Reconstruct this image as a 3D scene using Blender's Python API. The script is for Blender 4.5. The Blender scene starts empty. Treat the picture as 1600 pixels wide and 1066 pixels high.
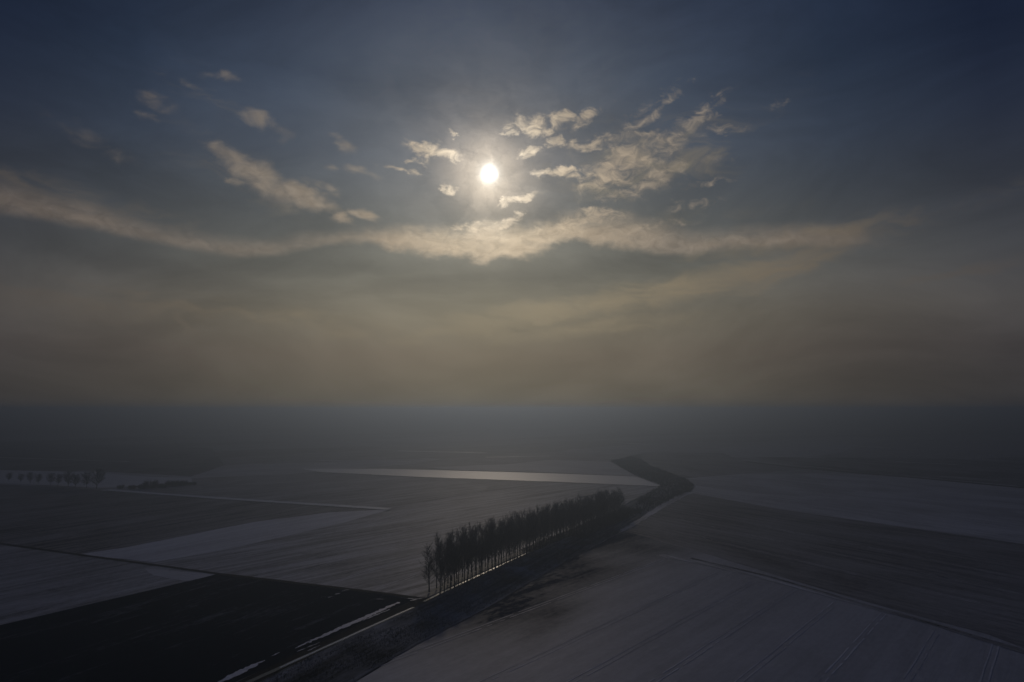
import bpy, bmesh, math, random
from mathutils import Vector, Matrix, noise as mnoise

scene = bpy.context.scene
COL = scene.collection
R = math.radians

# ------------------------------------------------------------------ camera
CAM_H = 80.0
FPX = 1067.0            # focal length in pixels of the 1600 px wide photograph (24 mm lens)
PITCH = math.atan((639.0 - 533.0) / FPX)
cam_d = bpy.data.cameras.new("camera")
cam_d.lens = 24.0
cam_d.sensor_width = 36.0
cam_d.clip_start = 0.5
cam_d.clip_end = 60000.0
cam = bpy.data.objects.new("camera", cam_d)
COL.objects.link(cam)
cam.location = (0, 0, CAM_H)
cam.rotation_euler = (R(90) + PITCH, 0, 0)
scene.camera = cam


def ray(px, py):
    x = (px - 800.0) / FPX
    y = -(py - 533.0) / FPX
    c, s = math.cos(PITCH), math.sin(PITCH)
    return Vector((x, c - y * s, s + y * c)).normalized()


def azel(px, py):
    d = ray(px, py)
    return math.degrees(math.atan2(d.x, d.y)), math.degrees(math.asin(d.z))


def G(px, py):
    """point of the flat plain seen at that place of the photograph"""
    d = ray(px, py)
    t = -CAM_H / d.z
    return (d.x * t, d.y * t)


# ------------------------------------------------------------------ exposure
scene.view_settings.view_transform = 'Standard'
scene.view_settings.look = 'None'
scene.view_settings.exposure = -3.5
scene.view_settings.gamma = 1.0
EXPO = 2.0 ** 3.5

SUN_AZ, SUN_EL = azel(765, 271)
SUN_DIR = Vector((math.sin(R(SUN_AZ)) * math.cos(R(SUN_EL)),
                  math.cos(R(SUN_AZ)) * math.cos(R(SUN_EL)), math.sin(R(SUN_EL))))

# ------------------------------------------------------------------ world / sky
world = bpy.data.worlds.new("World")
scene.world = world
world.use_nodes = True
WT = world.node_tree
for n in list(WT.nodes):
    WT.nodes.remove(n)


def wn(t, **kw):
    n = WT.nodes.new(t)
    for k, v in kw.items():
        setattr(n, k, v)
    return n


def wset(sock, v):
    if isinstance(v, bpy.types.NodeSocket):
        WT.links.new(v, sock)
    else:
        sock.default_value = v


def wm(op, a, b=0.0, c=None, clamp=False):
    n = wn('ShaderNodeMath', operation=op, use_clamp=clamp)
    wset(n.inputs[0], a)
    wset(n.inputs[1], b)
    if c is not None:
        wset(n.inputs[2], c)
    return n.outputs[0]


def wrange(v, a, b, c=0.0, d=1.0, kind='SMOOTHSTEP'):
    n = wn('ShaderNodeMapRange', interpolation_type=kind, clamp=True)
    wset(n.inputs[0], v)
    for i, x in enumerate((a, b, c, d)):
        wset(n.inputs[1 + i], x)
    return n.outputs[0]


def wvec(op, a, b=None):
    n = wn('ShaderNodeVectorMath', operation=op)
    wset(n.inputs[0], a)
    if b is not None:
        wset(n.inputs[1], b)
    return n.outputs['Value'] if op in ('LENGTH', 'DOT_PRODUCT') else n.outputs[0]


def wmix(f, a, b, blend='MIX'):
    n = wn('ShaderNodeMix', data_type='RGBA', blend_type=blend, clamp_result=False)
    wset(n.inputs[0], f)
    wset(n.inputs[6], a)
    wset(n.inputs[7], b)
    return n.outputs[2]


def lin(c):
    c = c / 255.0
    return c / 12.92 if c <= 0.04045 else ((c + 0.055) / 1.055) ** 2.4


def lin3(r, g, b, k=1.0):
    return (lin(r) * k, lin(g) * k, lin(b) * k, 1.0)


def wramp(v, lo, hi, stops, interp='B_SPLINE', k=1.0):
    """colour ramp over [lo, hi]; stops (value, linear rgb)"""
    f = wrange(v, lo, hi, 0.0, 1.0, 'LINEAR')
    n = wn('ShaderNodeValToRGB')
    cr = n.color_ramp
    cr.interpolation = interp
    while len(cr.elements) < len(stops):
        cr.elements.new(0.5)
    for e, (p, c) in zip(cr.elements, stops):
        e.position = (p - lo) / (hi - lo)
        e.color = (c[0] * k, c[1] * k, c[2] * k, 1.0)
    wset(n.inputs[0], f)
    return n.outputs[0]


tc = wn('ShaderNodeTexCoord')
DIR = tc.outputs['Generated']
sx = wn('ShaderNodeSeparateXYZ')
wset(sx.inputs[0], DIR)
AZ = wm('MULTIPLY', wm('ARCTAN2', sx.outputs[0], sx.outputs[1]), 180 / math.pi)
EL = wm('MULTIPLY', wm('ARCSINE', sx.outputs[2]), 180 / math.pi)
cuv = wn('ShaderNodeCombineXYZ')
wset(cuv.inputs[0], AZ)
wset(cuv.inputs[1], EL)
UV = cuv.outputs[0]

SDIST = wm('MULTIPLY', wm('ARCCOSINE', wm('MINIMUM', wvec('DOT_PRODUCT', DIR, tuple(SUN_DIR)), 0.9999999)), 180 / math.pi)


def wnoise(vec, scale, detail=4.0, rough=0.55, dist=0.0, sxyz=(1, 1, 1), loc=(0, 0, 0), rot=0.0, out='Fac'):
    mp = wn('ShaderNodeMapping')
    wset(mp.inputs[0], vec)
    mp.inputs['Location'].default_value = loc
    mp.inputs['Rotation'].default_value = (0, 0, rot)
    mp.inputs['Scale'].default_value = sxyz
    n = wn('ShaderNodeTexNoise', noise_dimensions='2D')
    wset(n.inputs['Vector'], mp.outputs[0])
    n.inputs['Scale'].default_value = scale
    n.inputs['Detail'].default_value = detail
    n.inputs['Roughness'].default_value = rough
    n.inputs['Distortion'].default_value = dist
    return n.outputs[out]


# clear-air colour: brightness by height above the horizon, dimming away from the sun
EL_RAMP = [(-10, lin3(60, 60, 60)), (-0.5, lin3(86, 82, 74)), (0.1, lin3(94, 89, 79)), (0.8, lin3(101, 95, 82)), (2.0, lin3(105, 98, 84)), (4.5, lin3(116, 107, 92)),
           (7.5, lin3(128, 121, 104)), (11.5, lin3(122, 120, 108)), (15.5, lin3(108, 109, 104)),
           (20.5, lin3(95, 100, 105)), (26, lin3(78, 86, 97)), (32, lin3(61, 69, 84)), (45, lin3(37, 46, 63)),
           (90, lin3(68, 97, 150))]
elc = wramp(EL, -10, 90, EL_RAMP, 'LINEAR')
AZD = wm('ABSOLUTE', wm('SUBTRACT', AZ, SUN_AZ))
AZ_RAMP = [(0, (1, 1, 1)), (8, (0.93, 0.94, 0.97)), (18, (0.56, 0.62, 0.74)), (28, (0.29, 0.36, 0.50)), (38, (0.14, 0.178, 0.295)),
           (60, (0.13, 0.17, 0.30)), (180, (0.13, 0.17, 0.30))]
azc = wramp(AZD, 0, 180, AZ_RAMP, 'LINEAR')
AZ_LOW = [(0, (1, 1, 1)), (8, (0.95, 0.95, 0.98)), (18, (0.69, 0.70, 0.76)), (28, (0.45, 0.46, 0.55)), (38, (0.31, 0.33, 0.45)),
          (60, (0.13, 0.17, 0.30)), (180, (0.13, 0.17, 0.30))]
azc = wmix(wrange(EL, 6, 26), wramp(AZD, 0, 180, AZ_LOW, 'LINEAR'), azc)
# high in the sky the direction stops mattering
azc = wmix(wrange(EL, 40, 85), azc, (0.35, 0.4, 0.55, 1))
base = wmix(1.0, elc, azc, 'MULTIPLY')
# soft large unevenness of the high veil
veil = wnoise(UV, 0.05, 5, 0.6, 0.4, (1.0, 2.6, 1), (3.1, 8.2, 0))
veil_k = wrange(veil, 0.3, 0.7, 0.84, 1.16, 'LINEAR')
base = wvec('MULTIPLY', base, wn('ShaderNodeCombineXYZ').outputs[0]) if False else wmix(1.0, base, veil_k, 'MULTIPLY')

# warped sky coordinates for wispy edges
w1 = wnoise(UV, 0.30, 5, 0.6, 0, (1, 1.6, 1), out='Color')
w1 = wvec('SUBTRACT', w1, (0.5, 0.5, 0.5))
UVW = wvec('ADD', UV, wvec('MULTIPLY', w1, (5.0, 2.6, 0)))
w2 = wvec('SUBTRACT', wnoise(UV, 0.09, 4, 0.55, 0, (1, 1.8, 1), (5, 1, 0), out='Color'), (0.5, 0.5, 0.5))
UVB = wvec('ADD', wvec('ADD', UV, wvec('MULTIPLY', w2, (3.0, 1.3, 0))), wvec('MULTIPLY', w1, (2.2, 1.1, 0)))


def ellipse(px, py, rx, ry, rot, amp, uv):
    a, e = azel(px, py)
    a2, _ = azel(px + 10, py)
    _, e2 = azel(px, py - 10)
    kx, ky = (a2 - a) / 10.0, (e2 - e) / 10.0
    mp = wn('ShaderNodeMapping', vector_type='TEXTURE')
    wset(mp.inputs[0], uv)
    mp.inputs['Location'].default_value = (a, e, 0)
    mp.inputs['Rotation'].default_value = (0, 0, R(rot))
    mp.inputs['Scale'].default_value = (max(rx * kx, .2), max(ry * ky, .15), 1)
    return wrange(wvec('LENGTH', mp.outputs[0]), 0.1, 2.0, amp, 0.0)


PUFFS = [  # px, py, rx, ry, rotation (ccw), strength
    (832, 197, 27, 13, -8, 1.0), (902, 181, 36, 13, 12, .72), (995, 184, 24, 12, 35, .55), (1040, 152, 40, 8, 22, .50),
    (1095, 186, 28, 11, 18, .72), (1138, 199, 24, 7, -5, .55), (995, 212, 42, 9, 0, .62), (1055, 222, 40, 15, 5, .72),
    (925, 222, 44, 9, 6, .70), (868, 220, 15, 10, -20, .82), (957, 260, 58, 24, 28, .90), (872, 269, 28, 7, 0, .95),
    (1030, 272, 42, 22, 40, .72), (985, 301, 48, 8, 10, .68), (1105, 284, 34, 6, 6, .60), (1132, 150, 18, 9, 30, .42),
    (1213, 162, 22, 6, 8, .42), (828, 238, 16, 7, 12, .95), (1095, 320, 42, 7, 8, .5), (1130, 252, 28, 9, 5, .4),
    (681, 236, 33, 10, -14, 1.0), (628, 267, 24, 5, -6, .9), (699, 296, 8, 7, 0, .85), (813, 312, 24, 6, 12, .95),
    (788, 347, 28, 7, 16, .95), (701, 208, 5, 4, 0, .75), (663, 251, 12, 4, 0, .7), (742, 356, 34, 6, -6, .85),
    (793, 209, 9, 5, 30, .7), (935, 335, 40, 7, 4, .7), (900, 350, 70, 9, 8, .7), (1040, 352, 60, 6, 2, .5)]
SOFT = [
    (403, 184, 26, 14, -15, .80), (455, 211, 24, 13, 0, .48), (250, 163, 26, 13, -10, .50), (240, 186, 20, 7, 0, .4),
    (335, 111, 28, 9, 8, .46), (300, 130, 16, 7, -20, .44), (372, 250, 46, 11, -14, .80), (405, 284, 52, 22, -26, 1.0),
    (472, 308, 50, 14, -18, 1.0), (535, 343, 15, 9, 10, .92), (569, 336, 20, 8, -10, .92), (355, 286, 12, 6, 0, .75),
    (532, 215, 13, 7, 0, .5), (548, 232, 24, 11, -30, .42), (522, 264, 14, 6, 0, .5), (565, 272, 30, 8, -8, .45),
    (497, 293, 28, 7, -18, .5), (160, 225, 90, 14, -25, .33)]


def envelope(lst, uv):
    """greatest of many soft ellipses, worked out one after the other so that the shader stays small in memory"""
    tot = None
    for p in lst:
        u = uv
        if tot is not None:
            n = wn('ShaderNodeVectorMath', operation='MULTIPLY_ADD')
            wset(n.inputs[0], tot)
            n.inputs[1].default_value = (1e-7, 1e-7, 1e-7)
            wset(n.inputs[2], uv)
            u = n.outputs[0]
        e = ellipse(*p, u)
        tot = e if tot is None else wm('MAXIMUM', tot, e)
    return tot


envP = envelope(PUFFS, UVW)
envS = envelope(SOFT, UVB)
nP = wnoise(UV, 0.75, 6, 0.62, 0.6, (1, 1.7, 1), (7, 2, 0), R(-18))
nS = wnoise(UV, 0.42, 4, 0.5, 0.5, (1, 1.8, 1), (2, 9, 0), R(14))
cP = wrange(wm('ADD', envP, wm('MULTIPLY', wm('SUBTRACT', nP, 0.5), 2.0)), 0.02, 1.35)
cP = wm('MULTIPLY', cP, wrange(envP, 0.0, 0.5))
cS = wrange(wm('ADD', envS, wm('MULTIPLY', wm('SUBTRACT', nS, 0.5), 1.3)), 0.02, 1.25)
cS = wm('MULTIPLY', cS, wrange(envS, 0.0, 0.45))


# the long bank of lit cloud under the sun
def curve_of(pts, lo, hi, vlo, vhi, src):
    f = wrange(src, lo, hi, 0.0, 1.0, 'LINEAR')
    n = wn('ShaderNodeFloatCurve')
    c = n.mapping.curves[0]
    n.mapping.use_clip = False
    pts = sorted(pts)
    while len(c.points) < len(pts):
        c.points.new(0.5, 0.5)
    for p, (a, v) in zip(c.points, pts):
        p.location = ((a - lo) / (hi - lo), (v - vlo) / (vhi - vlo))
        p.handle_type = 'AUTO'
    n.mapping.update()
    wset(n.inputs[1], f)
    return wm('ADD', wm('MULTIPLY', n.outputs[0], vhi - vlo), vlo)


TOPL = [(-300, 262), (-120, 272), (0, 288), (100, 312), (200, 345), (300, 372), (390, 380), (500, 372), (610, 360), (640, 352), (700, 360),
        (760, 356), (850, 352), (930, 338), (1020, 352), (1100, 366), (1200, 362), (1290, 358), (1400, 372), (1900, 400)]
BOTL = [(-300, 300), (-120, 318), (0, 336), (100, 350), (200, 366), (300, 390), (390, 400), (450, 392), (510, 384), (600, 388), (690, 400),
        (770, 409), (820, 402), (880, 388), (960, 386), (1060, 396), (1180, 388), (1290, 384), (1400, 388), (1900, 410)]
top_c = curve_of([azel(*p) for p in TOPL], -60, 60, 0, 30, wm('ADD', AZ, 0.0))
bot_c = curve_of([azel(*p) for p in BOTL], -60, 60, 0, 30, wm('ADD', AZ, 0.0))
sB = wn('ShaderNodeSeparateXYZ')
wset(sB.inputs[0], w1)
sB2 = wn('ShaderNodeSeparateXYZ')
wset(sB2.inputs[0], w2)
rag = wrange(SDIST, 5, 20, 2.2, 0.4)              # ragged near the sun, smooth and long further out
elB = wm('ADD', EL, wm('ADD', wm('MULTIPLY', sB.outputs[0], rag), wm('MULTIPLY', sB2.outputs[0], 1.2)))
topm = wrange(wm('SUBTRACT', top_c, elB), -0.8, 1.1)
botm = wrange(wm('SUBTRACT', elB, bot_c), -0.35, 0.55)
band = wm('MULTIPLY', topm, botm)
nB = wnoise(UVB, 0.22, 6, 0.6, 0.8, (1, 3.4, 1), (1, 4, 0), R(4))
band = wm('MULTIPLY', band, wrange(nB, 0.22, 0.6, 0.62, 1.0))
band = wm('MULTIPLY', band, wm('MULTIPLY', wrange(AZ, 20, 33, 1.0, 0.0), wrange(AZ, -55, -38, 0.2, 1.0)))

# lit diffuse streaks lower down
STREAK = [(900, 480, 190, 22, 8, .9), (1110, 440, 190, 24, 11, .85), (1255, 400, 120, 26, 22, .8), (860, 515, 260, 16, 3, .6), (640, 520, 200, 14, 0, .45),
          (150, 480, 300, 32, -3, .55), (420, 500, 240, 26, -4, .42), (1560, 412, 130, 12, 9, .55), (60, 440, 140, 9, -4, .3), (1450, 330, 260, 18, 10, .35),
          (1010, 250, 170, 62, 8, .42), (930, 358, 260, 18, 3, .3), (400, 290, 170, 55, -20, .26), (90, 300, 200, 24, -9, .5), (1240, 375, 150, 22, 2, .7), (330, 150, 130, 45, -20, .22), (1180, 170, 150, 50, 20, .18)]
envT = envelope(STREAK, UVB)
nT = wnoise(UVB, 0.20, 5, 0.55, 0.6, (1, 3.0, 1), (6, 3, 0), R(8))
cT = wrange(wm('ADD', envT, wm('MULTIPLY', wm('SUBTRACT', nT, 0.5), 1.1)), 0.15, 1.15)
cT = wm('MULTIPLY', cT, wrange(envT, 0.03, 0.35))

# dark lining under the bank
DARK = [(860, 425, 260, 16, 4, .9), (560, 418, 220, 16, 2, .8), (130, 390, 240, 22, -8, 1.0), (1500, 560, 300, 40, 0, .5), (60, 560, 240, 40, 0, .4)]
cD = wm('MULTIPLY', envelope(DARK, UVB), 0.27)

CLOUD_L = [(0, lin3(250, 238, 215)), (3, lin3(232, 216, 190)), (6, lin3(205, 186, 158)), (10, lin3(168, 152, 131)), (16, lin3(138, 127, 114)),
           (24, lin3(124, 113, 102)), (34, lin3(96, 88, 82)), (60, lin3(70, 66, 66)), (180, lin3(60, 58, 60))]
cloud_c = wramp(SDIST, 0, 180, CLOUD_L, 'LINEAR')
# own relief of the cloud
cloud_c = wmix(1.0, cloud_c, wrange(nP, 0.3, 0.7, 0.82, 1.15, 'LINEAR'), 'MULTIPLY')
STREAK_L = [(0, lin3(142, 133, 112)), (10, lin3(141, 131, 110)), (16, lin3(134, 123, 103)), (24, lin3(112, 102, 88)), (34, lin3(84, 78, 73)), (60, lin3(60, 58, 60)),
            (180, lin3(50, 50, 54))]
streak_c = wramp(SDIST, 0, 180, STREAK_L, 'LINEAR')

sky = wmix(cT, base, streak_c)
sky = wmix(cD, sky, (0.02, 0.022, 0.026, 1))
sky = wmix(wm('MULTIPLY', cS, 0.85), sky, cloud_c)
sky = wmix(wm('MULTIPLY', band, 0.88), sky, cloud_c)
sky = wmix(wm('MULTIPLY', cP, 0.84), sky, cloud_c)

# aureole and the sun's own disc
HALO = [(0, (1.1, 1.0, .86)), (0.8, (.90, .78, .62)), (1.3, (.62, .51, .38)), (2.2, (.42, .345, .26)), (3.2, (.235, .195, .15)), (5, (.078, .067, .056)), (9, (.017, .0155, .014)),
        (15, (0, 0, 0)), (180, (0, 0, 0))]
halo_n = wramp(SDIST, 0, 40, [h for h in HALO if h[0] <= 15], 'B_SPLINE')
disc = wrange(SDIST, 0.0, 0.95, 1.2, 0.0)
hn = wnoise(UVW, 0.35, 4, .6, .3, (1, 1, 1), (4, 4, 0))
halo_n = wmix(1.0, halo_n, wrange(hn, .3, .7, .72, 1.28, 'LINEAR'), 'MULTIPLY')
sky = wmix(1.0, sky, halo_n, 'ADD')
sky = wmix(1.0, sky, disc, 'ADD')

nish = wn('ShaderNodeTexSky', sky_type='NISHITA')
nish.sun_disc = False
nish.sun_elevation = R(SUN_EL)
nish.sun_rotation = R(SUN_AZ)
nish.altitude = 80
nish.air_density = 1.0
nish.dust_density = 1.0
STR = 0.1
sky = wmix(1.0, sky, (EXPO / STR,) * 3 + (1,), 'MULTIPLY')
NISH_K = 0.012
total = wmix(1.0, sky, wmix(1.0, nish.outputs[0], (NISH_K,) * 3 + (1,), 'MULTIPLY'), 'ADD')
bg = wn('ShaderNodeBackground')
wset(bg.inputs[0], total)
bg.inputs[1].default_value = STR
wo = wn('ShaderNodeOutputWorld')
WT.links.new(bg.outputs[0], wo.inputs[0])

# ------------------------------------------------------------------ sun
sd = bpy.data.lights.new("sun", 'SUN')
sd.energy = 3.1
sd.angle = R(1.6)                       # veiled by thin cloud and haze
sd.color = (1.0, 0.83, 0.64)
sun = bpy.data.objects.new("sun", sd)
COL.objects.link(sun)
sun.rotation_euler = SUN_DIR.to_track_quat('Z', 'Y').to_euler()


# ------------------------------------------------------------------ helpers
def link(name, me, parent=None, kind=None, label=None, cat=None, group=None):
    o = bpy.data.objects.new(name, me)
    COL.objects.link(o)
    o.parent = parent
    if kind:
        o['kind'] = kind
    if label:
        o['label'] = label
    if cat:
        o['category'] = cat
    if group:
        o['group'] = group
    return o


class NT:
    def __init__(self, name):
        self.m = bpy.data.materials.new(name)
        self.m.use_nodes = True
        self.t = self.m.node_tree
        self.b = self.t.nodes['Principled BSDF']

    def n(self, t, **kw):
        n = self.t.nodes.new(t)
        for k, v in kw.items():
            setattr(n, k, v)
        return n

    def s(self, sock, v):
        if isinstance(v, bpy.types.NodeSocket):
            self.t.links.new(v, sock)
        else:
            sock.default_value = v

    def math(self, op, a, b=0.0, clamp=False):
        n = self.n('ShaderNodeMath', operation=op, use_clamp=clamp)
        self.s(n.inputs[0], a)
        self.s(n.inputs[1], b)
        return n.outputs[0]

    def rng(self, v, a, b, c=0.0, d=1.0, kind='SMOOTHSTEP'):
        n = self.n('ShaderNodeMapRange', interpolation_type=kind, clamp=True)
        self.s(n.inputs[0], v)
        for i, x in enumerate((a, b, c, d)):
            self.s(n.inputs[1 + i], x)
        return n.outputs[0]

    def mix(self, f, a, b):
        n = self.n('ShaderNodeMix', data_type='RGBA')
        self.s(n.inputs[0], f)
        self.s(n.inputs[6], a)
        self.s(n.inputs[7], b)
        return n.outputs[2]

    def pos(self, angle=0.0, scale=(1, 1, 1), loc=(0, 0, 0)):
        """world position with x turned along the compass bearing (from north, clockwise)"""
        g = self.n('ShaderNodeNewGeometry')
        r = self.n('ShaderNodeVectorRotate', rotation_type='Z_AXIS')
        self.s(r.inputs['Vector'], g.outputs['Position'])
        r.inputs['Angle'].default_value = -(math.pi / 2 - angle)
        m = self.n('ShaderNodeMapping')
        self.s(m.inputs[0], r.outputs[0])
        m.inputs['Scale'].default_value = scale
        m.inputs['Location'].default_value = loc
        return m.outputs[0]

    def noise(self, vec, scale, detail=4, rough=0.55, dist=0.0):
        n = self.n('ShaderNodeTexNoise', noise_dimensions='2D')
        self.s(n.inputs['Vector'], vec)
        n.inputs['Scale'].default_value = scale
        n.inputs['Detail'].default_value = detail
        n.inputs['Roughness'].default_value = rough
        n.inputs['Distortion'].default_value = dist
        return n.outputs['Fac']


SNOW = (0.84, 0.84, 0.84, 1)
SOIL = (0.072, 0.062, 0.055, 1)


def bearing(p, q):
    a, b = G(*p), G(*q)
    return math.atan2(b[0] - a[0], b[1] - a[1])


def field_mat(name, snow, bear, stripes=0.5, patch=0.5, soil=SOIL, rough=0.62, seed=0.0, contrast=1.0, spec=0.4, streak_w=1.0, thin=None):  # thin: strip of painted-in thinner snow that widens the avenue's shadow
    """thin snow over tilled soil: how much snow lies varies in patches and along the tilling direction"""
    k = NT(name)
    along = k.pos(bear, (0.010, 0.22 / streak_w, 1), (seed, seed * 1.7, 0))
    n1 = k.noise(along, 1.0, 5, 0.6, 0.3)
    along2 = k.pos(bear, (0.05, 1.6 / streak_w, 1), (seed, seed * 2.7, 0))
    n2 = k.noise(along2, 1.0, 3, 0.6)
    p = k.pos(bear, (0.55, 1.2, 1), (seed * 3, seed, 0))
    n3 = k.noise(p, 0.022, 6, 0.6, 0.5)
    n4 = k.noise(p, 0.45, 4, 0.7)
    s1 = k.rng(n1, 0.33, 0.67, -.5, .5)
    s2 = k.rng(n2, 0.30, 0.70, -.5, .5)
    s3 = k.rng(n3, 0.30, 0.70, -.5, .5)
    s4 = k.rng(n4, 0.30, 0.70, -.5, .5)
    v = k.math('ADD', k.math('MULTIPLY', s1, .62 * stripes), k.math('MULTIPLY', s3, .62 * patch))
    v = k.math('ADD', v, k.math('MULTIPLY', s2, .34 * stripes))
    v = k.math('ADD', v, k.math('MULTIPLY', s4, .20))
    v = k.math('MULTIPLY', v, contrast)
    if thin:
        # avenue's shadow widened by painted-in thinner snow, fading out into the field
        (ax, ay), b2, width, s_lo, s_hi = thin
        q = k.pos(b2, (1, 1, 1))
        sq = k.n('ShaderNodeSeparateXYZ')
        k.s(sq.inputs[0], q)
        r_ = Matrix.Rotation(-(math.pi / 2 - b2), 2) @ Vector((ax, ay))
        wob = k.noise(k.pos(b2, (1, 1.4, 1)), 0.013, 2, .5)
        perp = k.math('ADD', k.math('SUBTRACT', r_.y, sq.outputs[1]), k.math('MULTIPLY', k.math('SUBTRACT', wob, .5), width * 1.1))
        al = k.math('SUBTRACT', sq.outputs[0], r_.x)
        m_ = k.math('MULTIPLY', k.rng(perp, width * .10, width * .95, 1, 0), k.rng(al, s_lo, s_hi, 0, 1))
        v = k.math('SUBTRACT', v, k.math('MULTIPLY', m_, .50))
    v = k.math('ADD', v, snow, clamp=True)
    col = k.mix(v, soil, SNOW)
    k.s(k.b.inputs['Base Color'], col)
    k.b.inputs['Roughness'].default_value = rough
    k.s(k.b.inputs['Specular IOR Level'], k.rng(v, 0.0, 0.85, 0.0, spec, 'LINEAR'))      # wet snow shines, bare soil does not
    bn = k.n('ShaderNodeBump')
    bn.inputs['Strength'].default_value = 0.45
    bn.inputs['Distance'].default_value = 0.12
    k.s(bn.inputs['Height'], k.math('ADD', n2, n4))
    k.s(k.b.inputs['Normal'], bn.outputs[0])
    return k.m


def plain(name, col, rough=0.9, col2=None, scale=0.5, spec=0.2, bump=0.0):
    k = NT(name)
    n = k.noise(k.pos(0.4, (1, 1, 1)), scale, 5, 0.6)
    c2 = col2 or tuple(c * 0.6 for c in col[:3]) + (1,)
    k.s(k.b.inputs['Base Color'], k.mix(k.rng(n, 0.3, 0.7), c2, col))
    k.b.inputs['Roughness'].default_value = rough
    k.b.inputs['Specular IOR Level'].default_value = spec
    if bump:
        bn = k.n('ShaderNodeBump')
        bn.inputs['Strength'].default_value = 0.6
        bn.inputs['Distance'].default_value = bump
        k.s(bn.inputs['Height'], n)
        k.s(k.b.inputs['Normal'], bn.outputs[0])
    return k.m


def densify(pts, step, jit, seed, closed=True):
    rnd = random.Random(seed)
    out = []
    m = len(pts)
    for i in range(m if closed else m - 1):
        a, b = Vector(pts[i]).to_2d(), Vector(pts[(i + 1) % m]).to_2d()
        L = (b - a).length
        n = max(1, min(80, int(L / step)))
        nv = Vector((-(b - a).y, (b - a).x)) / max(L, 1e-6)
        for j in range(n):
            t = j / n
            p = a.lerp(b, t)
            d = (mnoise.noise(Vector((p.x * .06, p.y * .06, seed))) + .5 * mnoise.noise(Vector((p.x * .3, p.y * .3, seed))) + rnd.uniform(-.2, .2)) * jit if j else 0
            out.append(p + nv * d)
    if not closed:
        out.append(Vector(pts[-1]).to_2d())
    return out


def sheet(name, pts, z, mat, step=6, jit=0.5, seed=1, kind='structure', **kw):
    """a flat area of the plain; pts are ground points (x, y)"""
    P = densify(pts, step, jit, seed)
    bm = bmesh.new()
    vs = [bm.verts.new((p.x, p.y, z)) for p in P]
    f = bm.faces.new(vs)
    bm.normal_update()
    if f.normal.z < 0:
        f.normal_flip()
    bmesh.ops.triangulate(bm, faces=[f])
    me = bpy.data.meshes.new(name)
    bm.to_mesh(me)
    bm.free()
    me.materials.append(mat)
    return link(name, me, kind=kind, **kw)


def pix(*pts):
    return [G(*p) for p in pts]


def ribbon(name, line, w0, w1, z, mat, jit=0.2, seed=3, step=3, kind='structure', **kw):
    """long narrow strip along ground points"""
    P = densify(line, step, 0, seed, closed=False)
    n = len(P)
    bm = bmesh.new()
    prev = None
    for i, p in enumerate(P):
        d = (P[min(i + 1, n - 1)] - P[max(i - 1, 0)]).normalized()
        nv = Vector((-d.y, d.x))
        w = w0 + (w1 - w0) * i / (n - 1)
        ja = mnoise.noise(Vector((p.x * .12, p.y * .12, seed))) * jit + mnoise.noise(Vector((p.x * .7, p.y * .7, seed))) * jit * .5
        jb = mnoise.noise(Vector((p.x * .12, p.y * .12, seed + 9))) * jit + mnoise.noise(Vector((p.x * .7, p.y * .7, seed + 9))) * jit * .5
        a = bm.verts.new((p.x + nv.x * (w / 2 + ja), p.y + nv.y * (w / 2 + ja), z))
        b = bm.verts.new((p.x - nv.x * (w / 2 + jb), p.y - nv.y * (w / 2 + jb), z))
        if prev:
            bm.faces.new((prev[0], prev[1], b, a))
        prev = (a, b)
    me = bpy.data.meshes.new(name)
    bm.to_mesh(me)
    bm.free()
    me.materials.append(mat)
    return link(name, me, kind=kind, **kw)


# ------------------------------------------------------------------ the plain
def far_mat():
    k = NT("far_fields")
    p = k.pos(R(40), (1 / 520.0, 1 / 210.0, 1))
    nz = k.noise(k.pos(0, (.0008, .0008, 1)), 1.0, 2)
    vo = k.n('ShaderNodeTexVoronoi', voronoi_dimensions='2D', distance='CHEBYCHEV')
    k.s(vo.inputs['Vector'], p)
    vo.inputs['Scale'].default_value = 1.0
    vo.inputs['Randomness'].default_value = 0.85
    sp = k.n('ShaderNodeSeparateColor')
    k.s(sp.inputs[0], vo.outputs['Color'])
    cell = k.rng(sp.outputs[0], 0.0, 1.0, 0.02, 0.62, 'LINEAR')
    n1 = k.noise(k.pos(R(35), (0.012, 0.15, 1)), 1.0, 4, .6)
    n3 = k.noise(k.pos(R(35), (1, 1, 1)), 0.02, 5, .6)
    v = k.math('ADD', cell, k.math('MULTIPLY', k.math('SUBTRACT', n1, .5), .5))
    v = k.math('ADD', v, k.math('MULTIPLY', k.math('SUBTRACT', n3, .5), .6), clamp=True)
    k.s(k.b.inputs['Base Color'], k.mix(v, SOIL, SNOW))
    k.b.inputs['Roughness'].default_value = 0.65
    k.b.inputs['Specular IOR Level'].default_value = 0.3
    return k.m


S = 15000.0
bm = bmesh.new()
bmesh.ops.create_grid(bm, x_segments=12, y_segments=12, size=S)
me = bpy.data.meshes.new("ground")
bm.to_mesh(me)
bm.free()
me.materials.append(far_mat())
link("ground", me, kind='structure')

ROWB = bearing((690, 928), (785, 883))
TRAM = bearing((767, 1061), (1127, 893))
D1 = bearing((430, 860), (980, 762))
LB = bearing((0, 850), (340, 897))

Z = 0.04
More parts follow.
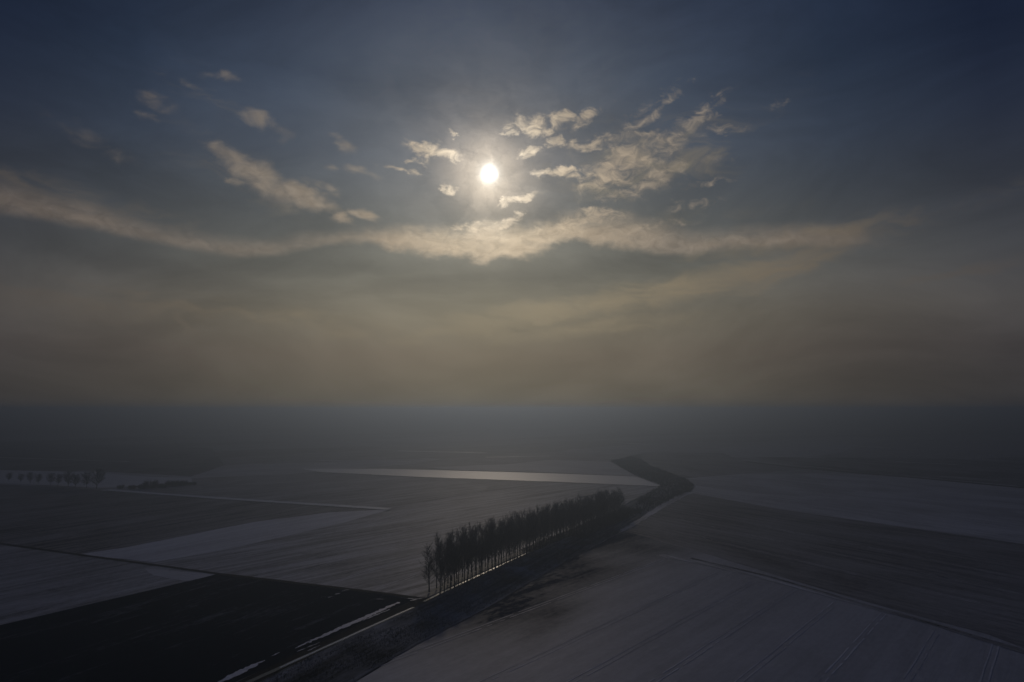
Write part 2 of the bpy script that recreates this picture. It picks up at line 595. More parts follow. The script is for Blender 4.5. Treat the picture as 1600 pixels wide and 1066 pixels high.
# left side -----------------------------------------------------------------
m_mid = field_mat("snow_stubble_striped", 0.41, bearing((480, 835), (940, 762)), .75, .3, seed=1.3, contrast=.75)
sheet("striped_field", pix((205, 884), (612, 797), (660, 780), (800, 752), (1028, 761), (985, 790), (700, 905), (660, 936), (340, 896)), Z, m_mid, 12, .6, 2)
m_dark = field_mat("ploughed_dusting", 0.17, bearing((200, 860), (516, 799)), .5, .3, seed=4.2, contrast=.6)
sheet("ploughed_field", pix((-260, 742), (0, 757), (165, 766), (530, 791), (612, 798), (196, 870), (-400, 960), (-700, 930), (-700, 800)), Z * 2, m_dark, 14, .8, 3)
m_wedge = field_mat("snow_wedge", 0.80, bearing((247, 878), (430, 840)), .4, .35, seed=7.7, contrast=.7)
sheet("snow_wedge", pix((613, 796), (516, 801), (397, 816), (196, 856), (120, 867), (240, 879), (340, 862), (430, 842), (530, 819)), Z * 3, m_wedge, 8, 1.1, 4)
m_strip = field_mat("snow_strip", 0.92, LB, .3, .3, seed=2.1, contrast=.3, rough=.5, spec=.6)
ribbon("snow_strip", pix((165, 766), (240, 772), (330, 778), (430, 785), (530, 791), (608, 796)), 12, 11, Z * 7, m_strip, 1.2, 5)
m_e = field_mat("stubble_far", 0.32, bearing((480, 835), (940, 762)), .55, .4, seed=9.4, contrast=.7)
sheet("stubble_field", pix((235, 769), (330, 757), (455, 742), (505, 738), (700, 748), (860, 754), (800, 762), (700, 778), (612, 795), (530, 789), (330, 776)), Z * 5, m_e, 14, 1.2, 5)
# bright fields in the middle distance
m_bright = field_mat("bright_snow", 0.95, bearing((490, 735), (1000, 752)), .25, .2, seed=3.3, contrast=.35, rough=.50, spec=.9)
sheet("bright_field", pix((470, 733), (600, 733), (715, 736), (860, 740), (994, 745), (1034, 760), (1020, 760), (860, 753), (662, 746), (500, 738)), Z * 6, m_bright, 16, 1.0, 6)
cb = m_bright.node_tree.nodes['Principled BSDF']
cb.inputs['Coat Weight'].default_value = 0.6       # glazed with ice
cb.inputs['Coat Roughness'].default_value = 0.5
m_f2 = field_mat("far_snow", 0.66, bearing((490, 735), (1000, 752)), .5, .5, seed=5.3, contrast=.6)
sheet("snow_field", pix((660, 731), (791, 726), (860, 719), (955, 722), (975, 733), (993, 744), (860, 739), (715, 735)), Z * 7, m_f2, 16, 1.2, 7)
# pale fields far on the left behind the row of trees
m_f3 = field_mat("far_snow_left", 0.85, LB, .3, .4, seed=6.3, contrast=.5)
sheet("snow_field", pix((-320, 722), (0, 735), (140, 738), (235, 746), (298, 747), (300, 755), (165, 763), (0, 755), (-200, 744)), Z * 6, m_f3, 20, 2.0, 8)
m_hold = field_mat("far_dark", 0.10, R(30), .4, .4, seed=8.3, contrast=.5)
sheet("ploughed_field", pix((-700, 690), (-100, 690), (330, 700), (350, 728), (298, 745), (140, 736), (0, 733), (-320, 720)), Z * 5, m_hold, 30, 3, 9)
# near left snowy triangle
m_tri = field_mat("snow_tilled", 0.36, bearing((0, 970), (330, 893)), .45, .3, seed=11.0, contrast=.8)
sheet("snow_field", pix((-700, 765), (-300, 812), (0, 852), (338, 898), (305, 908), (0, 979), (-300, 1052), (-900, 1180)), Z * 3.5, m_tri, 10, .5, 10)
m_tip = field_mat("snow_tip", 0.66, LB, .2, .3, seed=12.0, contrast=.5)
sheet("snow_patch", pix((338, 899), (300, 895), (225, 889), (240, 900), (285, 908), (303, 908)), Z * 4.5, m_tip, 3, .6, 11)

# dark winter crop, bottom left
m_crop = field_mat('winter_crop', -0.10, ROWB, .5, .55, soil=(0.018, 0.027, 0.031, 1), seed=33.0, contrast=.62, rough=.95, spec=.1)
sheet("crop_field", pix((0, 978), (300, 907.5), (338, 898), (560, 925), (648, 938), (500, 1006), (345, 1078), (100, 1200), (-500, 1500), (-900, 1190)), Z * 5, m_crop, 5, .45, 12)
m_track = plain("wet_earth", (0.035, 0.03, 0.026, 1), .95, (0.016, 0.015, 0.015, 1), .8, .05, .08)
m_ditch = plain("ditch_earth", (0.035, 0.032, 0.028, 1), .9, (0.02, 0.02, 0.018, 1), .8, .1, .1)
ribbon("boundary_ditch", pix((-700, 757), (-300, 808), (0, 850), (120, 867), (338, 897), (560, 923), (668, 937)), 3.0, 2.2, Z * 8, m_ditch, .35, 13)
# far dark boundaries
ribbon("boundary_ditch", pix((490, 738.5), (662, 746.5), (860, 753.5), (1025, 760.5)), 2.2, 1.5, Z * 9, m_ditch, .4, 14, 8)
ribbon("boundary_ditch", pix((165, 767.5), (330, 780), (530, 793), (610, 798)), 2.0, 1.2, Z * 9, m_ditch, .4, 15, 8)

# bank of rough grass beside the ditch ----------------------------------------
m_bank = field_mat("rough_grass_bank", 0.19, ROWB, .6, .9, soil=(0.045, 0.045, 0.034, 1), seed=14.0, contrast=.5, rough=.85, spec=.12)
BL = [(100, 1205), (350, 1077), (500, 1008), (640, 946), (665, 936), (785, 880), (900, 830), (960, 800), (985, 784), (1036, 759),
      (993, 743), (972, 732), (952, 721), (985, 713), (1012, 707), (1000, 716), (1020, 730), (1072, 748), (1086, 759), (1078, 771), (1066, 775), (976, 829),
      (860, 893), (760, 952), (652, 1008), (553, 1068), (330, 1205)]
sheet("brook_bank", pix(*BL), Z * 10, m_bank, 6, .7, 16)
# dirt track and water beside the crop
ribbon("dirt_track", pix((200, 1165), (370, 1077), (480, 1023), (600, 966), (668, 936)), 6.5, 5.0, Z * 11, m_track, .4, 17)
m_snowp = plain("snow_lying", (0.74, 0.75, 0.78, 1), .55, (0.60, 0.61, 0.64, 1), .6, .5, .06)


def snow_patch(p0, p1, w0, w1, seed, jit=.45, kind='structure'):
    a, b = Vector(G(*p0)), Vector(G(*p1))
    n = max(5, int((b - a).length / 0.7))
    d = (b - a).normalized()
    nv = Vector((-d.y, d.x))
    up, lo = [], []
    for i in range(n + 1):
        t = i / n
        w = (w0 + (w1 - w0) * t) * .5 * (math.sin(math.pi * min(1, max(0, t))) ** .35 if 0 < t < 1 else 0.02)
        c = a.lerp(b, t)
        ja = (mnoise.noise(Vector((c.x * .5, c.y * .5, seed))) + .6 * mnoise.noise(Vector((c.x * 2, c.y * 2, seed)))) * jit
        jb = (mnoise.noise(Vector((c.x * .5, c.y * .5, seed + 5))) + .6 * mnoise.noise(Vector((c.x * 2, c.y * 2, seed + 5)))) * jit
        up.append(c + nv * max(.03, w + ja))
        lo.append(c - nv * max(.03, w + jb))
    bm = bmesh.new()
    U = [bm.verts.new((p.x, p.y, Z * 13)) for p in up]
    L = [bm.verts.new((p.x, p.y, Z * 13)) for p in lo]
    for i in range(n):
        bm.faces.new((U[i], L[i], L[i + 1], U[i + 1]))
    me = bpy.data.meshes.new("snow_patch")
    bm.to_mesh(me)
    bm.free()
    me.materials.append(m_snowp)
    return link("snow_patch", me, kind=kind)


snow_patch((340, 1070), (414, 1034), 3.0, 1.8, 1, .7)
snow_patch((480, 1007), (624, 943), 2.4, 2.3, 2, .8)
for i, (a, b, w) in enumerate([((461, 1016), (486, 1003), .8), ((464, 1021), (500, 1006), .45), ((424, 1028), (436, 1022), .6), ((512, 936), (519, 934), .8), ((523, 931), (531, 929), .8),
                               ((532, 926), (545, 923), .5), ((584, 938), (600, 938.5), .4), ((636, 937), (655, 938), .7), ((566, 972), (610, 954), .8),
                               ((640, 941), (662, 936), .6), ((480, 1020), (500, 1011), .4), ((500, 935.5), (512, 934), .3)]):
    snow_patch(a, b, w, w * .8, 30 + i, .4)

k = NT("ditch_water")
k.b.inputs['Base Color'].default_value = (0.02, 0.022, 0.022, 1)
k.b.inputs['Roughness'].default_value = 0.22
k.b.inputs['IOR'].default_value = 1.33
k.b.inputs['Specular IOR Level'].default_value = 0.6
bn = k.n('ShaderNodeBump')
bn.inputs['Strength'].default_value = 0.3
bn.inputs['Distance'].default_value = 0.02
k.s(bn.inputs['Height'], k.noise(k.pos(0, (1, 1, 1)), 1.5, 3))
k.s(k.b.inputs['Normal'], bn.outputs[0])
m_water = k.m
m_ice = plain("ice", (0.62, 0.63, 0.62, 1), .32, (0.45, 0.46, 0.46, 1), .5, .8, .03)
ribbon("ice_strip", pix((437, 1046), (540, 999), (642, 952.5)), .9, .7, Z * 12.5, m_ice, .22, 18)
ribbon("water", pix((320, 1100), (437, 1046), (540, 999), (646, 951)), 2.0, 1.3, Z * 12, m_water, .18, 18)
ribbon("water", pix((662, 942), (689, 928.5), (740, 904.5), (785, 883.5), (840, 858), (900, 831)), 1.2, .9, Z * 12, m_water, .25, 19)
ribbon("water", pix((300, 1124), (400, 1072), (470, 1036)), .35, .25, Z * 12, m_water, .08, 20)

# right side ------------------------------------------------------------------
m_path = field_mat("snowy_path", 0.62, bearing((977, 828), (1067, 774)), .5, .6, seed=16.0, contrast=.9)
ribbon("snowy_path", pix((968, 833), (1000, 814), (1040, 789), (1066, 774), (1080, 770)), 3.5, 9.0, Z * 11, m_path, 1.3, 21)
m_i = field_mat("snow_right", 0.62, bearing((1090, 765), (1600, 840)), .35, .65, seed=17.0, contrast=.75)
sheet("snow_field", pix((1070, 748), (1160, 741), (1290, 740), (1420, 745), (1600, 763), (2300, 830), (2300, 960), (1600, 851), (1230, 798), (1080, 771), (1087, 759)), Z * 6, m_i, 16, .9, 22)
m_j = field_mat("dark_tilled", 0.21, bearing((1080, 800), (1600, 890)), .45, .5, seed=18.0, contrast=.5)
sheet("ploughed_field", pix((1068, 776), (1080, 771), (1230, 798), (1600, 851), (2300, 960), (2600, 1300), (1750, 1056), (1600, 1014), (1543, 992), (1363, 944), (1240, 908), (1110, 868), (974, 830)),
      Z * 5, m_j, 12, .6, 23)
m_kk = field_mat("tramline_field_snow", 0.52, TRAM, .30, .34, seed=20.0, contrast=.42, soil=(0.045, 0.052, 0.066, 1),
                 thin=(G(652, 1008), bearing((652, 1008), (977, 829)), 66, -30, 50))  # with the bluish soil, paints the outer part of the avenue's shadow
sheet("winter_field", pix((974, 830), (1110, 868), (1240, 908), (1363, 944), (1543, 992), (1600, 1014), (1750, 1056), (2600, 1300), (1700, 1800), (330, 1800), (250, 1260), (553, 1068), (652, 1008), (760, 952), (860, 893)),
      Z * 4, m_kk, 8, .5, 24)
# headland: the turning strip of the field
m_head = field_mat("headland_snow", 0.52, bearing((1127, 880), (1600, 1014)), .7, .5, seed=21.0, contrast=.8, streak_w=.6)
ribbon("headland", pix((1030, 868), (1090, 880), (1180, 900), (1300, 933), (1450, 973), (1600, 1020), (1800, 1075)), 5, 3.5, Z * 7, m_head, .7, 25)
ribbon("headland_rut", pix((1080, 873), (1200, 901), (1363, 949), (1600, 1017), (1800, 1074)), 1.6, 1.4, Z * 8, field_mat("rut", .22, TRAM, .3, .6, seed=23, contrast=.7), .35, 26)
# further tracks and ditches on the right
ribbon("boundary_ditch", pix((1165, 722), (1260, 733), (1420, 746), (1600, 763), (2000, 795)), 10, 13, Z * 9, m_ditch, .8, 27, 10)
ribbon("snow_strip", pix((1160, 719), (1200, 724), (1300, 733)), 5, 4, Z * 10, m_strip, 1, 28, 10)
ribbon("snow_strip", pix((1470, 745), (1520, 748), (1560, 752)), 5, 3, Z * 10, m_strip, 1, 29, 10)
m_r2 = field_mat("far_right", 0.26, bearing((1165, 722), (1600, 763)), .5, .5, seed=24.0, contrast=.6)
sheet("stubble_field", pix((1010, 707), (1130, 708), (1165, 723), (1260, 734), (1150, 741), (1072, 748), (1020, 730), (1000, 716)), Z * 5, m_r2, 20, 1, 30)
sheet("ploughed_field", pix((1175, 714), (1400, 716), (1800, 724), (2100, 740), (2100, 800), (1600, 760), (1420, 744), (1260, 732)), Z * 4, field_mat("far_right_dark", .18, bearing((1165, 722), (1600, 763)), .6, .6, seed=25.0, contrast=.7), 20, 1, 31)

# tramlines: pairs of wheel tracks, parallel across the winter field
tb = Vector((math.sin(TRAM), math.cos(TRAM)))
tn = Vector((tb.y, -tb.x))
m_tram = field_mat("wheel_track_snow", 0.72, TRAM, .4, .6, seed=22.0, contrast=.8)
STARTS = [((1045, 872), (560, 1090)), ((1127, 893), (640, 1130)), ((1178, 910), (760, 1135)), ((1243, 921), (960, 1100)), ((1305, 943), (1090, 1110)), ((1380, 960), (1225, 1105)),
          ((1465, 985), (1395, 1100)), ((1558, 1002), (1530, 1100)), ((1650, 1030), (1660, 1110))]


def wheel_tracks(a, b, z, mat, i, w0=.17, gauge=.95):
    """a pair of wheel tracks from a to b"""
    a, b = Vector(a), Vector(b)
    d = (b - a).normalized()
    nn = Vector((d.y, -d.x))
    L = (b - a).length
    bm = bmesh.new()
    for side in (-gauge, gauge):
        prev = None
        n = int(L / 1.5)
        for j in range(n + 1):
            c = a + d * (L * j / n) + nn * side
            w = w0 + .16 * mnoise.noise(Vector((c.x * .25, c.y * .25, i + side)))
            if w < w0 * .7:
                prev = None
                continue
            off = mnoise.noise(Vector((c.x * .05, c.y * .05, i))) * .3
            u = bm.verts.new((c.x + nn.x * (off + w), c.y + nn.y * (off + w), z))
            v = bm.verts.new((c.x + nn.x * (off - w), c.y + nn.y * (off - w), z))
            if prev:
                bm.faces.new((prev[0], prev[1], v, u))
            prev = (u, v)
    me = bpy.data.meshes.new("wheel_track")
    bm.normal_update()
    for f in bm.faces:
        if f.normal.z < 0:
            f.normal_flip()
    bm.to_mesh(me)
    bm.free()
    me.materials.append(mat)
    return link("wheel_track", me, kind='structure')


for i, (p, q) in enumerate(STARTS):
    a, b = Vector(G(*p)), Vector(G(*q))
    wheel_tracks(a, a - tb * ((b - a).dot(-tb)), Z * 6, m_tram, i, .22)
for i, (p, q) in enumerate([((330, 884), (790, 757)), ((400, 899), (860, 762)), ((445, 902), (900, 771)), ((520, 911), (800, 818)), ((590, 921), (700, 880)), ((560, 826), (700, 785))]):
    wheel_tracks(G(*p), G(*q), Z * 2.4, m_tram, 20 + i, .26, 1.1)
for i, (p, q) in enumerate([((0, 930), (250, 885)), ((0, 962), (290, 898)), ((-20, 905), (150, 877))]):
    wheel_tracks(G(*p), G(*q), Z * 4, m_tram, 40 + i, .15, .9)
for i, (p, q) in enumerate([((1050, 830), (1600, 960)), ((1080, 800), (1600, 905)), ((1060, 812), (1600, 930))]):
    wheel_tracks(G(*p), G(*q), Z * 6, m_tram, 50 + i, .2, 1.0)
# thin snow lines and patches lying between the fields far off
for i, (p, q, w) in enumerate([((1330, 697), (1385, 700), 30), ((1180, 713), (1290, 716), 14), ((1400, 722), (1500, 727), 9), ((620, 705), (760, 708), 22), ((760, 715), (860, 713), 14), ((1420, 712), (1600, 722), 8),
                               ((980, 693), (1015, 695), 30), ((-10, 715), (200, 722), 8), ((1250, 775), (1420, 787), 2.5), ((500, 720), (640, 722), 9)]):
    ribbon("snow_strip", [G(*p), G(*q)], w, w * .7, Z * 10, m_strip, w * .3, 70 + i, 12)

# ------------------------------------------------------------------ bare trees
m_bark = plain("bark", (0.085, 0.075, 0.068, 1), .9, (0.05, 0.045, 0.04, 1), 3, .1)
m_twig = plain("twigs", (0.115, 0.10, 0.09, 1), .9, (0.08, 0.07, 0.065, 1), 2, .1)


def tube(vs, fs, pts, rads, sides):
    b0 = len(vs)
    n = len(pts)
    for i, (p, r) in enumerate(zip(pts, rads)):
        d = (pts[min(i + 1, n - 1)] - pts[max(i - 1, 0)])
        if d.length < 1e-6:
            d = Vector((0, 0, 1))
        d.normalize()
        u = d.cross(Vector((0.31, 0.95, 0.05))).normalized()
        w = d.cross(u)
        for s in range(sides):
            a = 2 * math.pi * s / sides
            vs.append(p + (u * math.cos(a) + w * math.sin(a)) * r)
    for i in range(n - 1):
        for s in range(sides):
            t = (s + 1) % sides
            fs.append((b0 + i * sides + s, b0 + i * sides + t, b0 + (i + 1) * sides + t, b0 + (i + 1) * sides + s))


def bare_tree_meshes(seed, H, spread, clear, upright, nb, twig_r=.03, round_crown=False, multi=0):
    """trunk with its limbs, and the crown of fine branches and twigs"""
    rnd = random.Random(seed)
    tv, tf, cv, cf = [], [], [], []

    def bend(p, d, L, n, wob, lift):
        pts = [p.copy()]
        for i in range(n):
            d = (d + Vector((rnd.gauss(0, wob), rnd.gauss(0, wob), rnd.gauss(0, wob * .5) + lift))).normalized()
            p = p + d * (L / n)
            pts.append(p.copy())
        return pts, d

    stems = []
    lean = Vector((rnd.uniform(-.05, .05), rnd.uniform(-.05, .05), 1)).normalized()
    stems.append((bend(Vector((0, 0, 0)), lean, H * .95, 9, .035, .02)[0], 1.0))
    for k_ in range(multi):
        a = rnd.uniform(0, 6.28)
        z0 = rnd.uniform(.12, .3) * H
        st = bend(stems[0][0][1 + k_ % 2], Vector((math.cos(a) * .28, math.sin(a) * .28, 1)).normalized(), H * rnd.uniform(.6, .72), 7, .05, .05)[0]
        stems.append((st, .65))
    R0 = H * .011 + .05
    for st, sc in stems:
        n = len(st) - 1
        tube(tv, tf, st, [R0 * sc * (1 - .88 * (i / n)) * (1.25 if i == 0 and sc == 1 else 1) for i in range(n + 1)], 6)
    for st, sc in stems:
        n = len(st) - 1
        cnt = int(nb * (1 if sc == 1 else .5))
        for i in range(cnt):
            t = clear + (1 - clear) * (i + rnd.random()) / cnt if sc == 1 else .25 + .75 * (i + rnd.random()) / cnt
            t = min(t, .995)
            f = t * n
            j = int(f)
            p = st[j].lerp(st[j + 1], f - j)
            tt = (t - clear) / (1 - clear)
            if round_crown:
                prof = math.sqrt(max(.06, 1 - (1.9 * tt - .8) ** 2 * .75))
            else:
                prof = (.55 + .45 * math.sin(math.pi * min(1, tt * 1.15 + .12))) * (1.0 - .30 * tt ** 2)
            L = spread * prof * rnd.uniform(.7, 1.15) * (1 if sc == 1 else .7)
            a = rnd.uniform(0, 6.28)
            up = upright + rnd.uniform(-.15, .25) + .4 * tt
            d = Vector((math.cos(a), math.sin(a), up)).normalized()
            pts, dd = bend(p, d, L * 1.35, 5, .11, .07)
            rb = R0 * .26 * (1 - .6 * t) + .018
            tube(tv, tf, pts, [rb * (1 - .75 * q / 5) for q in range(6)], 4)
            for q in range(int(7 + L * 2.2)):
                g = rnd.uniform(.15, 1.0) * 4.999
                jj = int(g)
                pp = pts[jj].lerp(pts[jj + 1], g - jj)
                base_d = (pts[jj + 1] - pts[jj]).normalized()
                d2 = (base_d + Vector((rnd.gauss(0, .55), rnd.gauss(0, .55), rnd.gauss(.1, .4)))).normalized()
                L2 = rnd.uniform(.6, 1.5) * (H / 20)
                p2, d3 = bend(pp, d2, L2, 2, .16, .06)
                tube(cv, cf, p2, [twig_r, twig_r * .75, twig_r * .35], 3)
                for s in range(3):
                    g2 = rnd.uniform(.3, 1) * 1.999
                    j2 = int(g2)
                    p3 = p2[j2].lerp(p2[j2 + 1], g2 - j2)
                    d4 = (d3 + Vector((rnd.gauss(0, .6), rnd.gauss(0, .6), rnd.gauss(.1, .4)))).normalized()
                    L3 = rnd.uniform(.35, .85) * (H / 20)
                    tube(cv, cf, [p3, p3 + d4 * L3], [twig_r * .6, twig_r * .3], 3)
    out = []
    for nm, v, f, m in (("trunk", tv, tf, m_bark), ("crown", cv, cf, m_twig)):
        me = bpy.data.meshes.new(nm)
        me.from_pydata([tuple(x) for x in v], [], f)
        me.materials.append(m)
        me.update()
        out.append(me)
    return out


def make_tree(name, meshes, loc, rz, sc, label, cat, group):
    r = bpy.data.objects.new(name, None)
    COL.objects.link(r)
    r.empty_display_size = 1.0
    r.location = loc
    r.rotation_euler = (0, 0, rz)
    r.scale = (sc[0], sc[0], sc[1])
    r['label'] = label
    r['category'] = cat
    r['group'] = group
    for m, nm in zip(meshes, ("trunk", "crown")):
        o = bpy.data.objects.new(nm, m)
        COL.objects.link(o)
        o.parent = r
    return r


TALL = [bare_tree_meshes(11 + s, 20.0, rnd_s, .16, .8, 54, twig_r=.024, multi=mu) for s, rnd_s, mu in ((0, 4.6, 0), (1, 5.0, 1), (2, 4.4, 1), (3, 4.9, 1), (4, 4.8, 2))]
rnd = random.Random(5)
# the avenue along the ditch, two lines of trees, following its slight bend
FRONT = [G(*p) for p in ((692, 928.5), (740, 905.5), (785, 884), (850, 855.5), (915, 829.5), (972, 806))]


def along(line, s):
    for a, b in zip(line, line[1:]):
        a, b = Vector(a), Vector(b)
        L = (b - a).length
        if s <= L:
            return a.lerp(b, s / L), (b - a).normalized()
        s -= L
    return Vector(line[-1]), (b - a).normalized()


TOT = sum((Vector(b) - Vector(a)).length for a, b in zip(FRONT, FRONT[1:]))
ORD = ["first", "second", "third", "fourth", "fifth", "sixth", "seventh", "eighth", "ninth", "tenth", "eleventh", "twelfth", "thirteenth", "fourteenth"]
NF = 60
GROUP = "bare trees standing along the ditch"
for row in (0, 1):
    n = NF if row == 0 else 54
    for i in range(n):
        if row == 0 and i == n - 3:
            continue                                    # the gap where the field shows through
        if row == 1 and i >= n - 3 and i < n - 1:
            continue
        s = TOT * (i / (n - 1)) if row == 0 else TOT * ((i + .15) / (n - .7))
        p, d = along(FRONT, s)
        nv = Vector((-d.y, d.x))
        off = rnd.gauss(0, .35) + (1.4 if row == 0 else 6.4)
        p = p + nv * off + d * rnd.gauss(0, .55)
        h = rnd.uniform(1.0, 1.13) * (1.04 - .14 * i / n)
        if row == 0 and i == 0:
            lab, h, sc = "dark-trunked bare tree, nearest of the front line beside the ditch", 1.07, (1.0, 1.07)
        elif row == 1 and i == 0:
            lab, sc = "pale spreading bare tree, leftmost of the avenue, behind the dark front trunk", (1.15, .98)
            p = p - d * 1.0
        elif row == 0 and i == 1:
            lab, sc = "slim bare tree second from the near end of the front line by the ditch", (.95, h)
        elif row == 0 and i == 2:
            lab, sc = "bare tree third from the near end of the front line by the ditch", (.95, h)
        elif row == 0 and i == n - 1:
            lab, sc = "bare tree standing at the far right end of the avenue, beyond the gap", (1.05, .86)
        elif row == 1 and i == n - 1:
            lab, sc = "hindmost bare tree of the back line, at the far end beyond the gap", (1.05, .88)
        elif row == 0 and i == n - 4:
            lab, sc = "bare tree just before the gap at the far end of the front line", (1.1, .92)
        elif row == 0 and i < 14:
            lab, sc = "bare tree, %s from the near end of the front line by the ditch" % ORD[i], (rnd.uniform(.85, 1.1), h)
        elif row == 0:
            lab, sc = "bare winter tree in the close front line of the avenue beside the ditch water", (rnd.uniform(.85, 1.12), h)
        else:
            lab, sc = "bare winter tree in the back line of the avenue on the snowy field side", (rnd.uniform(.85, 1.12), h)
        make_tree("bare_tree", TALL[(i * 3 + row * 2 + rnd.randrange(2)) % 5], (p.x, p.y, .35), rnd.uniform(0, 6.28), sc, lab, "tree", GROUP if row == 0 else "bare trees in the back line of the avenue")

# round trees far off on the left
ROUND = [bare_tree_meshes(41 + s, 12.0, 4.4, .20, .5, 62, twig_r=.045, round_crown=True, multi=1) for s in range(3)]
LEFTROW = [(-38, 750, .62), (-12, 751, .66), (13, 753, .66), (32, 754.5, .64), (47, 755.5, .78), (60, 757, .72), (79, 758.5, .84), (90, 759.5, .80), (106, 761, 1.05), (117, 762, .90), (135, 763, 1.08), (151, 764, 1.30)]
for i, (x, y, s) in enumerate(LEFTROW):
    g = G(x, y)
    lab = "round-crowned hazy bare tree in the far row at the left edge of the snowfields"
    if i == len(LEFTROW) - 1:
        lab = "tallest hazy bare tree, right end of the far row on the left"
    elif i == len(LEFTROW) - 2:
        lab = "hazy bare tree second from the right end of the far row on the left"
    elif i == 2:
        lab = "smallest round hazy bare tree at the left edge of the photo, in the far row"
    elif 2 < i < len(LEFTROW) - 2:
        lab = "hazy round-crowned bare tree, %s from the right end of the far row on the left" % ORD[len(LEFTROW) - 1 - i]
    if x < 0:
        continue                                        # outside the photo
    make_tree("bare_tree", ROUND[i % 3], (g[0], g[1], .2), i * 1.3, (s * 1.35, s * 1.12), lab, "tree", "round trees in the far row on the left")
# shrubs
def shrub_meshes(seed, rx, ry, h, n):
    rnd = random.Random(seed)
    tv, tf, cv, cf = [], [], [], []
    for i in range(n):
        a, q = rnd.uniform(0, 6.28), math.sqrt(rnd.random())
        p = Vector((math.cos(a) * q * rx * .7, math.sin(a) * q * ry * .7, 0))
        d = Vector((math.cos(a) * .5, math.sin(a) * .5, 1)).normalized()
        L = h * rnd.uniform(.6, 1.05) * (1 - .35 * q)
        m = p + d * L * .5
        e = m + (d + Vector((rnd.gauss(0, .2), rnd.gauss(0, .2), 0))).normalized() * L * .5
        tube(tv, tf, [p, m, e], [.09, .06, .03], 3)
        for j in range(16):
            t = rnd.uniform(.25, 1)
            b = p.lerp(e, t)
            d2 = (d + Vector((rnd.gauss(0, .8), rnd.gauss(0, .8), rnd.gauss(0, .5)))).normalized()
            tube(cv, cf, [b, b + d2 * rnd.uniform(.5, 1.3)], [.06, .025], 3)
    out = []
    for nm, v, f, mt in (("stems", tv, tf, m_bark), ("twigs", cv, cf, m_twig)):
        me = bpy.data.meshes.new(nm)
        me.from_pydata([tuple(x) for x in v], [], f)
        me.materials.append(mt)
        out.append(me)
    return out


SH = [shrub_meshes(61, 7, 4, 5, 90), shrub_meshes(62, 5, 4, 6.5, 80), shrub_meshes(63, 8, 4, 4, 100)]
SHR = [(188, 764, 1, .8, "low hazy thicket at the left end of the clump below the far field"),
       (206, 764, 2, 1.0, "low wide hazy shrub left of the tall one in the far clump"),
       (222, 764, 0, 1.1, "dark shrub beside the tallest one in the far clump"),
       (235, 763, 1, 1.6, "tallest pointed shrub in the middle of the far clump"),
       (252, 762, 2, 1.2, "low shrub right of the tallest one in the far clump"),
       (267, 760, 0, 1.35, "broad rounded shrub in the right part of the far clump"),
       (283, 759, 0, 1.25, "rounded shrub near the right end of the far clump"),
       (299, 758, 2, .9, "low shrub tapering off at the right end of the far clump")]
for x, y, v, s, lab in SHR:
    g = G(x, y)
    r = bpy.data.objects.new("shrub", None)
    COL.objects.link(r)
    r.location = (g[0], g[1], .2)
    r.scale = (s, s, s)
    r.rotation_euler = (0, 0, x * .01)
    r['label'] = lab
    r['category'] = "shrub"
    r['group'] = "shrubs in the far clump on the left"
    for m, nm in zip(SH[v], ("stems", "twigs")):
        o = bpy.data.objects.new(nm, m)
        COL.objects.link(o)
        o.parent = r

# willow scrub filling the brook's bend: nobody could count it
rnd = random.Random(77)
POLY = [Vector(G(*p)) for p in [(1034, 760), (993, 744), (972, 733), (954, 721), (985, 715), (1000, 718), (1020, 731), (1070, 749), (1084, 759), (1076, 770), (1000, 806), (988, 800), (1000, 780)]]


def inside(p, poly):
    c = False
    j = len(poly) - 1
    for i in range(len(poly)):
        a, b = poly[i], poly[j]
        if (a.y > p.y) != (b.y > p.y) and p.x < (b.x - a.x) * (p.y - a.y) / (b.y - a.y) + a.x:
            c = not c
        j = i
    return c


bv, bf = [], []
x0, x1 = min(p.x for p in POLY), max(p.x for p in POLY)
y0, y1 = min(p.y for p in POLY), max(p.y for p in POLY)
cnt = 0
while cnt < 5200:
    p = Vector((rnd.uniform(x0, x1), rnd.uniform(y0, y1)))
    if not inside(p, POLY):
        continue
    cnt += 1
    hh = 1.6 + 2.2 * max(0, mnoise.noise(Vector((p.x * .05, p.y * .05, 3))) + .3) + rnd.uniform(0, 1)
    for j in range(7):
        a = rnd.uniform(0, 6.28)
        d = Vector((math.cos(a) * .35, math.sin(a) * .35, 1)).normalized()
        b = Vector((p.x, p.y, .3))
        e = b + d * hh * rnd.uniform(.6, 1)
        w = Vector((rnd.gauss(0, 1), rnd.gauss(0, 1), 0)).normalized() * rnd.uniform(.04, .13)
        k0 = len(bv)
        bv += [b - w * .3, b + w * .3, b.lerp(e, .6) + w, e, b.lerp(e, .6) - w]
        bf.append((k0, k0 + 1, k0 + 2, k0 + 3, k0 + 4))
cnt = 0
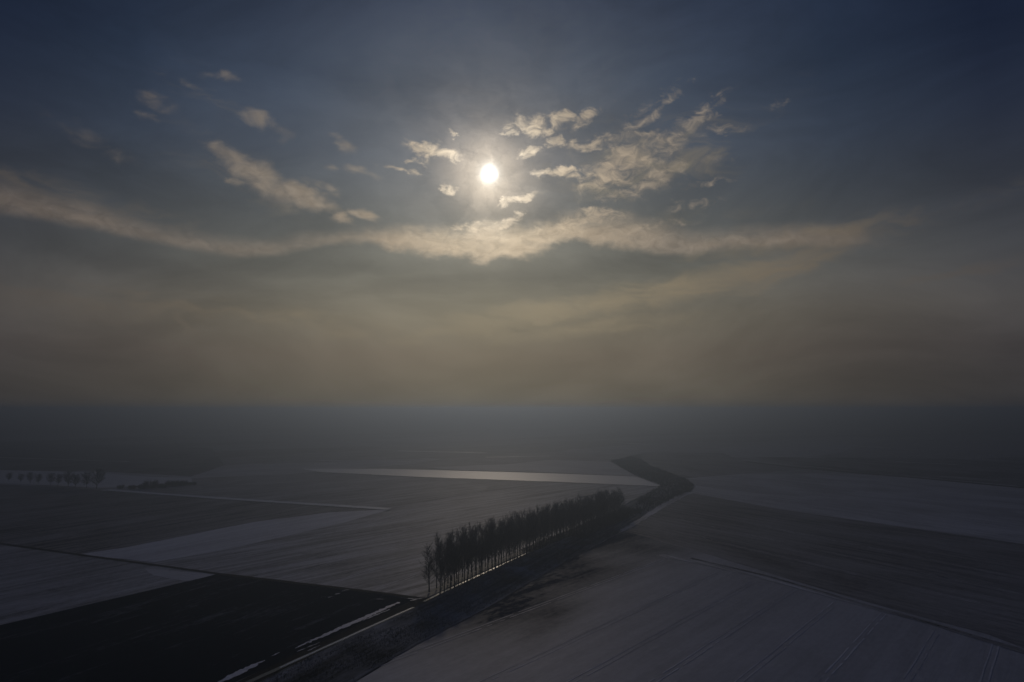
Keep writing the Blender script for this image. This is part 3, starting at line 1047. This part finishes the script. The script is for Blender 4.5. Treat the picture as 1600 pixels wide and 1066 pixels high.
while cnt < 2600:                                       # undergrowth thickening towards the far end of the avenue
    f = 1 - rnd.random() ** 1.6 * .62
    c, d = along(FRONT, TOT * min(f * 1.0, .999))
    c = c + d * (max(0, rnd.random() * 34 - 4) if f > .97 else 0)
    off = rnd.uniform(-9, 8) if f > .6 else rnd.uniform(-1, 8)
    p = c + Vector((-d.y, d.x)) * off
    cnt += 1
    hh = (1.0 + 3.6 * max(0, (f - .3) / .7)) * rnd.uniform(.4, 1.1)
    for j in range(7):
        a = rnd.uniform(0, 6.28)
        dd = Vector((math.cos(a) * .35, math.sin(a) * .35, 1)).normalized()
        b = Vector((p.x, p.y, .3))
        e = b + dd * hh * rnd.uniform(.6, 1)
        w = Vector((rnd.gauss(0, 1), rnd.gauss(0, 1), 0)).normalized() * rnd.uniform(.04, .12)
        k0 = len(bv)
        bv += [b - w * .3, b + w * .3, b.lerp(e, .6) + w, e, b.lerp(e, .6) - w]
        bf.append((k0, k0 + 1, k0 + 2, k0 + 3, k0 + 4))
me = bpy.data.meshes.new("scrub")
me.from_pydata([tuple(v) for v in bv], [], bf)
me.materials.append(m_twig)
link("scrub", me, kind='stuff', label="dark low willow scrub filling the brook's bend and the far end of the avenue", cat="scrub")

# rough grass tufts on the near bank
bv, bf = [], []
BP = [Vector(G(*p)) for p in [(200, 1160), (400, 1068), (640, 958), (785, 887), (900, 838), (976, 829), (860, 890), (760, 950), (652, 1006), (553, 1066), (380, 1160)]]
x0, x1 = min(p.x for p in BP), max(p.x for p in BP)
y0, y1 = min(p.y for p in BP), max(p.y for p in BP)
cnt = 0
while cnt < 9000:
    p = Vector((rnd.uniform(x0, x1), rnd.uniform(y0, y1)))
    if not inside(p, BP) or mnoise.noise(Vector((p.x * .09, p.y * .09, 8))) < rnd.uniform(-.35, .25):
        continue
    cnt += 1
    for j in range(4):
        a = rnd.uniform(0, 6.28)
        b = Vector((p.x + rnd.gauss(0, .15), p.y + rnd.gauss(0, .15), .38))
        e = b + Vector((math.cos(a) * .25, math.sin(a) * .25, rnd.uniform(.3, .8)))
        w = Vector((-math.sin(a), math.cos(a), 0)) * .05
        k0 = len(bv)
        bv += [b - w, b + w, e]
        bf.append((k0, k0 + 1, k0 + 2))
me = bpy.data.meshes.new("rough_grass")
me.from_pydata([tuple(v) for v in bv], [], bf)
me.materials.append(plain("dead_grass", (0.13, 0.115, 0.075, 1), .95, (0.07, 0.065, 0.045, 1), .3, .1))
link("rough_grass", me, kind='stuff', label="tufts of dead rough grass on the bank beside the ditch", cat="grass")

# ------------------------------------------------------------------ haze
hm = bpy.data.materials.new("haze_air")
hm.use_nodes = True
ht = hm.node_tree
for n in list(ht.nodes):
    ht.nodes.remove(n)
ho = ht.nodes.new('ShaderNodeOutputMaterial')
pv = ht.nodes.new('ShaderNodeVolumePrincipled')
pv.inputs['Color'].default_value = (0.50, 0.61, 0.79, 1)
pv.inputs['Density'].default_value = 0.00120
pv.inputs['Anisotropy'].default_value = 0.81
ht.links.new(pv.outputs[0], ho.inputs['Volume'])
bm = bmesh.new()
bmesh.ops.create_cube(bm, size=1.0)
HX = S + 60
for v in bm.verts:
    v.co = Vector((v.co.x * 2 * HX, v.co.y * 2 * HX, -1.0 if v.co.z < 0 else 84.0))
me = bpy.data.meshes.new("haze")
bm.to_mesh(me)
bm.free()
me.materials.append(hm)
link("haze", me, kind='stuff', label="pale winter haze lying over the whole plain", cat="haze")
